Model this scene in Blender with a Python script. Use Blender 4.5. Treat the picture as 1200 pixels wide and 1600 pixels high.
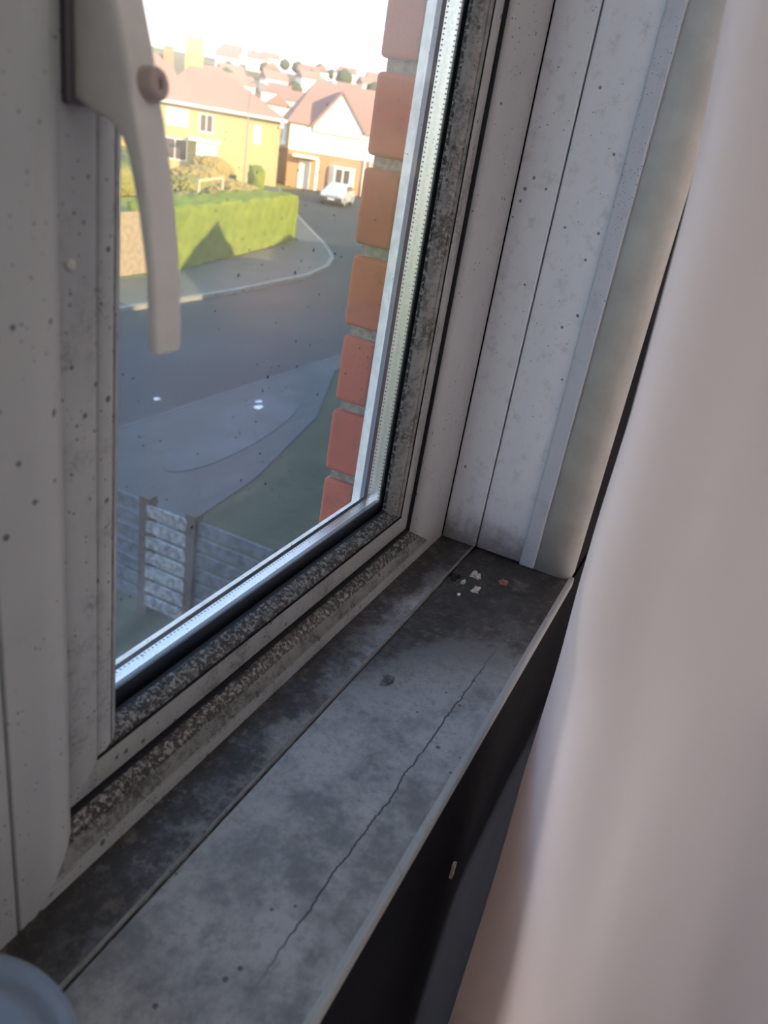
import bpy, bmesh, math, random
from mathutils import Vector, Matrix, noise as mnoise
random.seed(7)
SC = bpy.context.scene
COL = SC.collection
for o in list(bpy.data.objects): bpy.data.objects.remove(o)

# ------------------------------------------------------------------ camera, light, exposure
K = 0.84                      # window units -> metres
CZ = 1.27                     # eye height above the bedroom floor
G = CZ - 4.9                  # street level outside
cam = bpy.data.cameras.new('camera'); co = bpy.data.objects.new('camera', cam); COL.objects.link(co)
RT = ((0.43434855, -0.32531903, 0.83994575), (-0.88748451, -0.31398069, 0.33732383), (0.15398888, -0.89195496, -0.42509266))
co.matrix_world = Matrix(((RT[0][0], -RT[0][1], -RT[0][2], 0), (RT[1][0], -RT[1][1], -RT[1][2], 0), (RT[2][0], -RT[2][1], -RT[2][2], CZ), (0, 0, 0, 1)))
cam.sensor_fit = 'VERTICAL'; cam.sensor_height = 36; cam.lens = 36 * 1228.2 / 1600
cam.clip_start = 0.01; cam.clip_end = 3000
cam.dof.use_dof = True; cam.dof.focus_distance = 0.72; cam.dof.aperture_fstop = 11.0
SC.camera = co
SC.view_settings.view_transform = 'Standard'; SC.view_settings.look = 'None'
SC.view_settings.gamma = 1; SC.view_settings.use_curve_mapping = False
SC.view_settings.exposure = 0.3
SC.cycles.use_denoising = True
SC.cycles.max_bounces = 10; SC.cycles.diffuse_bounces = 5; SC.cycles.transparent_max_bounces = 24
SC.cycles.transmission_bounces = 8; SC.cycles.sample_clamp_indirect = 6
SC.cycles.caustics_reflective = False; SC.cycles.caustics_refractive = False

w = bpy.data.worlds.new('world'); SC.world = w; w.use_nodes = True
wn = w.node_tree; wn.nodes.clear()
wo = wn.nodes.new('ShaderNodeOutputWorld'); wb = wn.nodes.new('ShaderNodeBackground')
wt = wn.nodes.new('ShaderNodeTexCoord'); ws = wn.nodes.new('ShaderNodeSeparateXYZ'); wr = wn.nodes.new('ShaderNodeValToRGB')
wn.links.new(wt.outputs['Generated'], ws.inputs[0]); wn.links.new(ws.outputs['Z'], wr.inputs[0])
e = wr.color_ramp.elements
e[0].position = 0.0; e[0].color = (1.0, .96, .90, 1)
e[1].position = 0.55; e[1].color = (.40, .60, 1.0, 1)
x = e.new(.12); x.color = (.93, .96, 1.0, 1)
wb.inputs['Strength'].default_value = 2.0
wn.links.new(wr.outputs[0], wb.inputs[0]); wn.links.new(wb.outputs[0], wo.inputs[0])

sun = bpy.data.lights.new('sun', 'SUN'); so = bpy.data.objects.new('sun', sun); COL.objects.link(so)
sun.energy = 9.5; sun.color = (1.0, .80, .47); sun.angle = math.radians(.53)
so.rotation_euler = Vector((.15, .97, -.364)).to_track_quat('-Z', 'Y').to_euler()
so.location = (0, -5, 9)
# area light added at an unseen side window to backlight the curtain
dl = bpy.data.lights.new('curtain_backlight', 'AREA'); dl.shape = 'RECTANGLE'; dl.size = 1.2; dl.size_y = 1.0
dl.energy = 200; dl.color = (1.0, .965, .945)
do = bpy.data.objects.new('curtain_backlight', dl); COL.objects.link(do); do.location = (1.93, -2.15, 1.55); do.rotation_euler = (0, math.radians(90), 0)

# ------------------------------------------------------------------ node helpers
class NT:
    def __init__(s, name):
        s.m = bpy.data.materials.new(name); s.m.use_nodes = True; s.t = s.m.node_tree; s.t.nodes.clear()
        s.out = s.n('OutputMaterial'); s.tc = s.n('TexCoord').outputs['Object']
    def n(s, typ, **kw):
        nd = s.t.nodes.new('ShaderNode' + typ)
        for k, v in kw.items(): setattr(nd, k, v)
        return nd
    def L(s, a, b): s.t.links.new(a, b)
    def put(s, sock, v):
        if hasattr(v, 'is_linked') or isinstance(v, bpy.types.NodeSocket): s.L(v, sock)
        else: sock.default_value = v
    def math(s, op, a, b=0.0, clamp=False):
        nd = s.n('Math', operation=op, use_clamp=clamp); s.put(nd.inputs[0], a); s.put(nd.inputs[1], b); return nd.outputs[0]
    def noise(s, scale, detail=4, rough=.6, vec=None, dist=0.0):
        nd = s.n('TexNoise'); s.L(vec if vec is not None else s.tc, nd.inputs['Vector'])
        nd.inputs['Scale'].default_value = scale; nd.inputs['Detail'].default_value = detail
        nd.inputs['Roughness'].default_value = rough; nd.inputs['Distortion'].default_value = dist
        return nd.outputs['Fac']
    def map(s, scale=(1, 1, 1), loc=(0, 0, 0), rot=(0, 0, 0)):
        nd = s.n('Mapping'); s.L(s.tc, nd.inputs[0]); nd.inputs['Scale'].default_value = scale
        nd.inputs['Location'].default_value = loc; nd.inputs['Rotation'].default_value = rot
        return nd.outputs[0]
    def vor(s, scale, vec=None):
        nd = s.n('TexVoronoi'); s.L(vec if vec is not None else s.tc, nd.inputs['Vector']); nd.inputs['Scale'].default_value = scale
        return nd
    def ramp(s, f, a, b, ca=0.0, cb=1.0):
        nd = s.n('MapRange'); nd.interpolation_type = 'SMOOTHSTEP'
        s.put(nd.inputs[0], f); nd.inputs[1].default_value = a; nd.inputs[2].default_value = b
        nd.inputs[3].default_value = ca; nd.inputs[4].default_value = cb
        return nd.outputs[0]
    def mix(s, f, a, b, mode='MIX'):
        nd = s.n('Mix', data_type='RGBA', blend_type=mode)
        s.put(nd.inputs[0], f)
        for i, v in ((6, a), (7, b)):
            if isinstance(v, tuple): nd.inputs[i].default_value = (*v[:3], 1)
            else: s.L(v, nd.inputs[i])
        return nd.outputs[2]
    def xyz(s, vec=None):
        nd = s.n('SeparateXYZ'); s.L(vec if vec is not None else s.tc, nd.inputs[0]); return nd.outputs
    def bsdf(s, color, rough=.5, metal=0.0, bump=None, bs=.3, bd=.002, spec=.5):
        p = s.n('BsdfPrincipled')
        if isinstance(color, tuple): p.inputs['Base Color'].default_value = (*color, 1)
        else: s.L(color, p.inputs['Base Color'])
        s.put(p.inputs['Roughness'], rough); p.inputs['Metallic'].default_value = metal
        p.inputs['Specular IOR Level'].default_value = spec
        if bump is not None:
            b = s.n('Bump'); b.inputs['Strength'].default_value = bs; b.inputs['Distance'].default_value = bd
            s.L(bump, b.inputs['Height']); s.L(b.outputs[0], p.inputs['Normal'])
        s.L(p.outputs[0], s.out.inputs[0]); return p
    def specks(s, scale, thr, lo, hi, patch=9.0, vec=None):
        """small round mould specks, gathered in patches"""
        v = s.vor(scale, vec)
        col = s.n('SeparateColor'); s.L(v.outputs['Color'], col.inputs[0])
        size = s.math('MULTIPLY', s.math('POWER', col.outputs[0], 3.0), thr)
        d = s.math('DIVIDE', v.outputs['Distance'], s.math('ADD', size, .0001))
        dot = s.ramp(d, .6, 1.0, 1.0, 0.0)
        pm = s.ramp(s.noise(patch, 3, .6, vec), lo, hi)
        keep = s.math('LESS_THAN', col.outputs[1], pm)
        return s.math('MULTIPLY', dot, keep)

def simple(name, color, rough=.5, metal=0.0, var=0.0, scale=20.0, bump=0.0, spec=.5):
    t = NT(name); f = t.noise(scale, 5)
    c = t.mix(t.ramp(f, .3, .7), tuple(v * (1 - var) for v in color), tuple(min(1, v * (1 + var)) for v in color)) if var else color
    t.bsdf(c, rough, metal, f if bump else None, bump, .003, spec); return t.m

# --- window plastic
def upvc(name, base=(.40, .41, .42), dots=.34, lo=.42, hi=.66, grime=.25, glo=.52, ghi=.72, gcol=(.05, .047, .042), rough=.38, streak=False):
    t = NT(name)
    d1 = t.specks(150, dots, lo, hi, 10)
    d2 = t.specks(420, dots * 1.1, lo - .04, hi, 16)
    d3 = t.specks(60, dots * .35, lo + .05, hi + .05, 7)
    d = t.math('MAXIMUM', t.math('MAXIMUM', d1, d2), d3)
    g = t.ramp(t.noise(38, 8, .72, t.map((1, 1, .35)) if streak else None), glo, ghi)
    fine = t.ramp(t.noise(310, 5, .75), .40, .53)
    g = t.math('MULTIPLY', t.math('MULTIPLY', g, fine), grime)
    c = t.mix(t.ramp(t.noise(5, 3), .3, .7), base, tuple(v * .9 for v in base))
    c = t.mix(g, c, gcol)
    c = t.mix(t.math('MULTIPLY', d, .85), c, (.035, .035, .042))
    t.bsdf(c, rough, 0, t.noise(300, 3), .05, .001)
    return t.m

M = {}
M['upvc'] = upvc('white_plastic', dots=.33, lo=.41, hi=.68, grime=.12)
M['upvc_far'] = upvc('white_plastic_speckled', dots=.36, lo=.30, hi=.56, grime=.45, glo=.46, ghi=.7)
M['mould_mid'] = upvc('grimy_plastic', base=(.25, .25, .243), dots=.36, lo=.3, hi=.55, grime=.92, glo=.38, ghi=.62)
M['mould_heavy'] = upvc('mouldy_plastic', base=(.27, .265, .25), dots=.42, lo=.2, hi=.45, grime=1.0, glo=.22, ghi=.46, gcol=(.014, .013, .012))
M['mould_sash'] = upvc('streaked_plastic', base=(.36, .365, .36), dots=.36, lo=.35, hi=.6, grime=.75, glo=.46, ghi=.68, streak=True)
M['groove'] = simple('dark_groove', (.012, .013, .02), .6)
M['gasket'] = simple('black_gasket', (.012, .014, .022), .35)
M['outer_gasket'] = simple('grey_outer_gasket', (.14, .17, .23), .4, var=.2)
M['outer_upvc'] = simple('weathered_white_plastic', (.88, .87, .85), .4, var=.15, scale=90)
M['groove_edge'] = simple('grimy_groove_edge', (.10, .10, .10), .6, var=.5, scale=120)

def spacer_mat():
    t = NT('perforated_spacer')
    x, y, z = t.xyz()[:]
    # two rows of punched holes along both edges of the strip
    def row(c):
        du = t.math('DIVIDE', t.math('SUBTRACT', y, c), .0008)
        ax = t.math('FRACT', t.math('MULTIPLY', t.math('ADD', z, x), 1 / .0033))
        dv = t.math('DIVIDE', t.math('SUBTRACT', ax, .5), .20)
        r = t.math('ADD', t.math('MULTIPLY', du, du), t.math('MULTIPLY', dv, dv))
        return t.ramp(r, .6, 1.1, 1.0, 0.0)
    holes = t.math('MAXIMUM', row(.2905 * K), row(.3012 * K))
    sp = t.specks(520, .4, .3, .55, 14)
    c = t.mix(t.ramp(t.noise(420, 4, .7), .3, .7), (.70, .69, .66), (.84, .83, .80))
    c = t.mix(t.math('MULTIPLY', holes, .9), c, (.06, .06, .07)); c = t.mix(t.math('MULTIPLY', sp, .8), c, (.06, .06, .07))
    h = t.math('SUBTRACT', t.math('MULTIPLY', t.noise(700, 2), .2), holes)
    t.bsdf(c, .30, .85, h, .5, .0006)
    return t.m
M['spacer'] = spacer_mat()

def glass_mat(name, dirt, specks, scat=0.0):  # dirt and scat weigh the imitated glare veil
    t = NT(name)
    tr = t.n('BsdfTransparent'); tr.inputs[0].default_value = (.965, .975, .97, 1)
    gl = t.n('BsdfGlossy'); gl.inputs['Roughness'].default_value = .02; gl.inputs[0].default_value = (1, 1, 1, 1)
    m1 = t.n('MixShader'); m1.inputs[0].default_value = .016
    t.L(tr.outputs[0], m1.inputs[1]); t.L(gl.outputs[0], m1.inputs[2])
    # scattering film that imitates the camera's veiling glare
    dif = t.n('BsdfTranslucent'); dif.inputs[0].default_value = (.86, .88, .90, 1)
    m2 = t.n('MixShader')
    t.L(t.math('MULTIPLY', t.ramp(t.noise(9, 6, .65, t.map((1, 1, .5))), .25, .75, .55, 1.25), dirt), m2.inputs[0])
    t.L(m1.outputs[0], m2.inputs[1]); t.L(dif.outputs[0], m2.inputs[2])
    rf = t.n('BsdfRefraction'); rf.inputs['Roughness'].default_value = .32; rf.inputs['IOR'].default_value = 1.15
    ms = t.n('MixShader'); ms.inputs[0].default_value = scat; t.L(m2.outputs[0], ms.inputs[1]); t.L(rf.outputs[0], ms.inputs[2])
    last = m2 = ms if scat else m2
    if specks:
        d = t.math('MAXIMUM', t.specks(110, .17, .40, .75, 8), t.specks(260, .22, .42, .72, 12))
        bl = t.n('BsdfDiffuse'); bl.inputs[0].default_value = (.03, .03, .035, 1)
        m3 = t.n('MixShader'); t.L(t.math('MULTIPLY', d, .85), m3.inputs[0]); t.L(m2.outputs[0], m3.inputs[1]); t.L(bl.outputs[0], m3.inputs[2]); last = m3
    t.L(last.outputs[0], t.out.inputs[0]); return t.m
M['glass_in'] = glass_mat('dirty_glare_glass', .008, True, .115)
M['glass_out'] = glass_mat('glare_film_glass', .004, False)

def sill_mat(name, strip=False):
    t = NT(name)
    v = t.map((1 / K, 1 / K, 1 / K), (0, .17, -.42)); x, y, z = t.xyz(v)[:]
    n1 = t.noise(9, 8, .68, v); n2 = t.noise(34, 8, .72, v); n3 = t.noise(130, 5, .7, v)
    blot = t.math('ADD', t.math('MULTIPLY', n1, .55), t.math('MULTIPLY', n2, .45))
    base = t.mix(t.ramp(blot, .40, .58), (.135, .138, .142), (.33, .333, .335))
    base = t.mix(t.math('MULTIPLY', t.ramp(n3, .48, .68), .55), base, (.15, .15, .155))
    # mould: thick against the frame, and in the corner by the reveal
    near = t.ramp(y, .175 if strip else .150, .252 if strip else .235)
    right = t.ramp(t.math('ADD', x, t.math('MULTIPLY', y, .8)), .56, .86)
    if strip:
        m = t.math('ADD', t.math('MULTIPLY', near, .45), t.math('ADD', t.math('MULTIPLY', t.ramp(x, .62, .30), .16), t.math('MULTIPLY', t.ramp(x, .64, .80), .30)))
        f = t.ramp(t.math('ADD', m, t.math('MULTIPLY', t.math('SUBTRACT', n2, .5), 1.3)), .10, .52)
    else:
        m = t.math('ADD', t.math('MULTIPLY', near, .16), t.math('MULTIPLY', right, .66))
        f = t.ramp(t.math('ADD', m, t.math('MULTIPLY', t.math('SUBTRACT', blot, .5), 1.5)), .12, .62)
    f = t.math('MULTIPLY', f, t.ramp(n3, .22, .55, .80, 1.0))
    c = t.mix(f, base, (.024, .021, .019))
    fl = t.math('MULTIPLY', t.ramp(t.noise(75, 7, .78, v), .56, .64), t.ramp(n1, .35, .6))
    c = t.mix(t.math('MULTIPLY', fl, .42), c, (.23, .225, .225))
    c = t.mix(t.math('MULTIPLY', t.math('MULTIPLY', f, t.ramp(n2, .56, .70)), .6), c, (.17, .14, .115))
    sp = t.specks(120, .26, .42, .7, 7)
    c = t.mix(t.math('MULTIPLY', sp, .8), c, (.03, .03, .035))
    hgt = t.math('ADD', n2, t.math('MULTIPLY', n3, .5))
    if not strip:
        # a wandering hairline crack along the board
        wob = t.math('MULTIPLY', t.math('SUBTRACT', t.noise(26, 5, .6, t.map((1 / K, .0, .0))), .5), .012)
        wob2 = t.math('MULTIPLY', t.math('SUBTRACT', t.noise(140, 3, .6, t.map((1 / K, .0, .0))), .5), .004)
        base_y = t.math('SUBTRACT', .1300, t.math('MULTIPLY', x, .020))
        dy = t.math('ABSOLUTE', t.math('SUBTRACT', y, t.math('ADD', base_y, t.math('ADD', wob, wob2))))
        cr = t.ramp(dy, .0002, .0010, 1.0, 0.0)
        cr = t.math('MULTIPLY', cr, t.math('MULTIPLY', t.ramp(x, .22, .30), t.ramp(x, .66, .58)))
        cr = t.math('MULTIPLY', cr, t.ramp(t.noise(30, 2, .5, v), .25, .5, .45, 1.0))
        c = t.mix(cr, c, (.02, .02, .022)); hgt = t.math('SUBTRACT', hgt, t.math('MULTIPLY', cr, 2.0))
    t.bsdf(c, t.ramp(n2, .3, .7, .42, .62), 0, hgt, .35, .0012)
    return t.m
M['sill'] = sill_mat('mouldy_sill_board'); M['sill_strip'] = sill_mat('mouldy_sill_strip', True)
M['sill_trim'] = upvc('grimy_trim', base=(.20, .195, .19), dots=.3, lo=.35, hi=.6, grime=.6, glo=.4, ghi=.7)
M['sill_edge'] = upvc('pale_sill_edge', base=(.34, .355, .355), dots=.2, lo=.5, hi=.8, grime=.25)

def panel_mat(name, base, low=True):
    t = NT(name)
    x, y, z = t.xyz()[:]
    d = t.math('MAXIMUM', t.specks(170, .34, .44, .7, 11), t.specks(420, .36, .42, .68, 15))
    c = t.mix(t.ramp(t.noise(6, 4, .6, t.map((1, 1, .4))), .3, .7), base, tuple(v * .88 for v in base))
    c = t.mix(t.math('MULTIPLY', t.ramp(t.noise(60, 7, .7), .5, .72), .30), c, (.24, .25, .27))
    # mould creeping up from the sill
    low_f = t.math('MULTIPLY', t.ramp(t.math('ADD', z, t.math('MULTIPLY', t.math('SUBTRACT', t.noise(50, 6, .7), .5), .05)), .004 * K, .050 * K, 1, 0), .8)
    if low: c = t.mix(low_f, c, (.16, .15, .145))
    c = t.mix(t.math('MULTIPLY', d, .8), c, (.05, .05, .06))
    t.bsdf(c, .42, 0, t.noise(200, 3), .06, .001); return t.m
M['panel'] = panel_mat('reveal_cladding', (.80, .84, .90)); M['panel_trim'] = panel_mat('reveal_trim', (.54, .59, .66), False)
M['plaster'] = simple('painted_plaster', (.54, .54, .50), .8, var=.08, scale=30, bump=.15)
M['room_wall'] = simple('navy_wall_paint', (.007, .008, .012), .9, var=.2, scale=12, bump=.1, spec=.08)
M['room_pale'] = simple('pale_wall_paint', (.20, .195, .19), .85, var=.05, scale=4)
M['ceiling'] = simple('ceiling_paint', (.75, .74, .72), .9, var=.03, scale=4)
M['carpet'] = simple('dark_carpet', (.05, .05, .06), .95, var=.3, scale=200, bump=.4)
M['handle'] = simple('handle_plastic', (.66, .635, .60), .36, var=.05, scale=60)
M['rose'] = simple('shade_toned_rose', (.10, .09, .105), .5)  # shadow behind the handle put into the rose's colour
M['button'] = simple('lock_button_plastic', (.46, .36, .32), .4, var=.08, scale=80)
M['keyhole'] = simple('keyhole_dark', (.16, .10, .08), .5)
M['screw'] = simple('screw_cap', (.55, .54, .52), .3)

def cloth():
    t = NT('curtain_cloth')
    wv = t.n('TexWave', wave_type='BANDS', bands_direction='Z'); wv.inputs['Scale'].default_value = 420; t.L(t.tc, wv.inputs[0])
    c = t.mix(t.noise(3, 3), (.82, .79, .785), (.87, .84, .835))
    d = t.n('BsdfDiffuse'); t.L(c, d.inputs[0])
    tl = t.n('BsdfTranslucent'); tl.inputs[0].default_value = (.90, .845, .83, 1)
    b = t.n('Bump'); b.inputs['Strength'].default_value = .08; b.inputs['Distance'].default_value = .001
    t.L(wv.outputs[0], b.inputs['Height']); t.L(b.outputs[0], d.inputs['Normal'])
    m = t.n('MixShader'); m.inputs[0].default_value = .5
    t.L(d.outputs[0], m.inputs[1]); t.L(tl.outputs[0], m.inputs[2]); t.L(m.outputs[0], t.out.inputs[0]); return t.m
M['curtain'] = cloth()

def tubmat():
    t = NT('frosted_clear_plastic')
    p = t.bsdf((.30, .345, .41), .22); p.inputs['Transmission Weight'].default_value = .0
    tr = t.n('BsdfTransparent'); tl = t.n('BsdfTranslucent'); tl.inputs[0].default_value = (.38, .43, .50, 1)
    a = t.n('MixShader'); a.inputs[0].default_value = .35; t.L(p.outputs[0], a.inputs[1]); t.L(tl.outputs[0], a.inputs[2])
    m = t.n('MixShader'); m.inputs[0].default_value = .42; t.L(a.outputs[0], m.inputs[1]); t.L(tr.outputs[0], m.inputs[2])
    t.L(m.outputs[0], t.out.inputs[0]); return t.m
M['tub'] = tubmat()

# --- outdoors
def brick_mat():
    t = NT('red_brick')
    info = t.n('NewGeometry').outputs['Random Per Island']
    n = t.noise(60, 6, .7)
    c = t.mix(info, (.46, .10, .052), (.56, .15, .08))
    c = t.mix(t.math('MULTIPLY', t.ramp(n, .5, .75), .6), c, (.20, .07, .06))
    c = t.mix(t.math('MULTIPLY', t.ramp(t.noise(190, 4, .6), .66, .74), .5), c, (.7, .6, .52))
    t.bsdf(c, .85, 0, n, .5, .002); return t.m
M['brick'] = brick_mat()
M['mortar'] = simple('lime_mortar', (.30, .27, .23), .95, var=.3, scale=150, bump=.6)
M['house_brick'] = None
def house_brick(name, a, b, mort):
    t = NT(name); br = t.n('TexBrick'); t.L(t.map((1, 1, 1)), br.inputs[0])
    # brick courses run on Z: feed (x+y, z)
    x, y, z = t.xyz()[:]; cb = t.n('CombineXYZ'); t.L(t.math('ADD', x, y), cb.inputs[0]); t.L(z, cb.inputs[1]); t.L(cb.outputs[0], br.inputs[0])
    br.inputs['Scale'].default_value = 4.4; br.inputs['Color1'].default_value = (*a, 1); br.inputs['Color2'].default_value = (*b, 1); br.inputs['Mortar'].default_value = (*mort, 1)
    t.bsdf(br.outputs[0], .9); return t.m
M['house_brick'] = house_brick('buff_brick', (.50, .36, .15), (.58, .43, .19), (.5, .42, .3))
M['orange_brick'] = house_brick('orange_brick', (.42, .20, .10), (.50, .25, .13), (.45, .35, .27))
M['render'] = simple('white_render', (.86, .85, .82), .9, var=.04, scale=2)
def roof(name, a):
    t = NT(name); x, y, z = t.xyz()[:]
    cb = t.n('CombineXYZ'); t.L(t.math('ADD', x, y), cb.inputs[0]); t.L(z, cb.inputs[1])
    br = t.n('TexBrick'); t.L(cb.outputs[0], br.inputs[0]); br.inputs['Scale'].default_value = 3.0
    br.inputs['Color1'].default_value = (*a, 1); br.inputs['Color2'].default_value = tuple(v * .85 for v in a) + (1,); br.inputs['Mortar'].default_value = tuple(v * .6 for v in a) + (1,)
    br.inputs['Mortar Size'].default_value = .01
    t.bsdf(br.outputs[0], .85); return t.m
M['roof_tile'] = roof('clay_roof_tile', (.40, .24, .19)); M['roof_dark'] = roof('brown_roof_tile', (.30, .19, .16))
M['white_paint'] = simple('white_gloss_paint', (.84, .84, .82), .4)
M['dark_glass'] = simple('dark_window_pane', (.10, .08, .09), .15)
M['curtained_pane'] = simple('net_curtain_pane', (.72, .70, .66), .3)
M['yellow'] = simple('yellow_plastic', (.75, .55, .03), .5)
def road_mat():
    t = NT('asphalt'); n = t.noise(.5, 6, .65); f = t.noise(60, 4, .7)
    c = t.mix(t.ramp(n, .35, .7), (.028, .029, .034), (.046, .046, .050)); c = t.mix(t.math('MULTIPLY', f, .3), c, (.07, .07, .07))
    t.bsdf(c, .85, 0, f, .3, .01, .25); return t.m
M['road'] = road_mat()
def pave_mat(a, b, name):
    t = NT(name); br = t.n('TexBrick'); t.L(t.tc, br.inputs[0]); br.inputs['Scale'].default_value = .8
    br.inputs['Color1'].default_value = (*a, 1); br.inputs['Color2'].default_value = (*b, 1); br.inputs['Mortar'].default_value = tuple(v * .6 for v in a) + (1,)
    br.inputs['Mortar Size'].default_value = .008
    c = t.mix(t.math('MULTIPLY', t.ramp(t.noise(.7, 6, .7), .45, .7), .5), br.outputs[0], tuple(v * 1.35 for v in b))
    t.bsdf(c, .85); return t.m
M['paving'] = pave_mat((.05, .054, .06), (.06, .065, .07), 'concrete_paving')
M['paving_far'] = pave_mat((.085, .082, .07), (.10, .096, .08), 'tarmac_footway')
M['kerb'] = simple('concrete_kerb', (.22, .21, .18), .85, var=.15, scale=3)
M['oval'] = simple('pale_oval', (.064, .072, .083), .85, var=.22, scale=1.1)
def green(name, a, b, scale, d=.0):
    t = NT(name); n = t.noise(scale, 8, .75); m = t.noise(scale * 9, 4, .7)
    c = t.mix(t.ramp(n, .32, .68), a, b); c = t.mix(t.math('MULTIPLY', t.ramp(m, .5, .75), .35), c, tuple(v * .45 for v in a))
    t.bsdf(c, .8, 0, m, .8, .05, .2); return t.m
M['hedge'] = green('hedge_leaves', (.15, .20, .022), (.25, .28, .04), 2.2)
M['lawn'] = green('lawn_grass', (.15, .18, .035), (.27, .24, .07), .35)
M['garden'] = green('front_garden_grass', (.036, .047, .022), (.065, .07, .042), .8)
M['shrub_brown'] = green('autumn_shrub', (.30, .22, .08), (.40, .31, .12), 2.5)
M['shrub_olive'] = green('olive_shrub', (.20, .18, .05), (.30, .26, .09), 1.2)
M['tree_far'] = green('distant_leaves', (.06, .09, .05), (.12, .13, .07), .5)
M['hill'] = green('hillside', (.20, .15, .09), (.30, .25, .13), .03)
M['fence_board'] = simple('tan_fence_board', (.30, .22, .15), .85, var=.2, scale=6)
M['rail_wood'] = simple('pale_rail_wood', (.55, .45, .30), .8, var=.1)
M['slat_pale'] = simple('pale_weathered_slat', (.22, .235, .26), .7, var=.55, scale=14)
M['slat_grey'] = simple('grey_weathered_slat', (.10, .115, .14), .8, var=.4, scale=10)
M['post_brown'] = simple('dark_brown_post', (.07, .055, .045), .85, var=.3, scale=14)
M['silver'] = simple('silver_car_paint', (.58, .60, .63), .25, .3)
M['tyre'] = simple('tyre_rubber', (.02, .02, .022), .8)
M['headlight'] = simple('headlight_lens', (.85, .86, .88), .1)
M['dark_plastic'] = simple('dark_grey_plastic', (.05, .05, .055), .5)
M['lamp_grey'] = simple('lamp_post_steel', (.28, .24, .20), .5, .2)
M['litter'] = simple('white_paper', (.85, .85, .83), .7)
M['leaf'] = simple('dry_leaf', (.20, .11, .06), .8, var=.4, scale=200)
M['flake'] = simple('plaster_flake', (.50, .46, .41), .8, var=.3, scale=250)
M['flake_rust'] = simple('reddish_flake', (.24, .12, .085), .85, var=.3, scale=250)
M['dirt'] = simple('black_dirt', (.015, .014, .013), .95, var=.4, scale=300, bump=.6)
M['scab'] = simple('grey_scab', (.09, .095, .10), .8, var=.5, scale=300, bump=.6)

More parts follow.
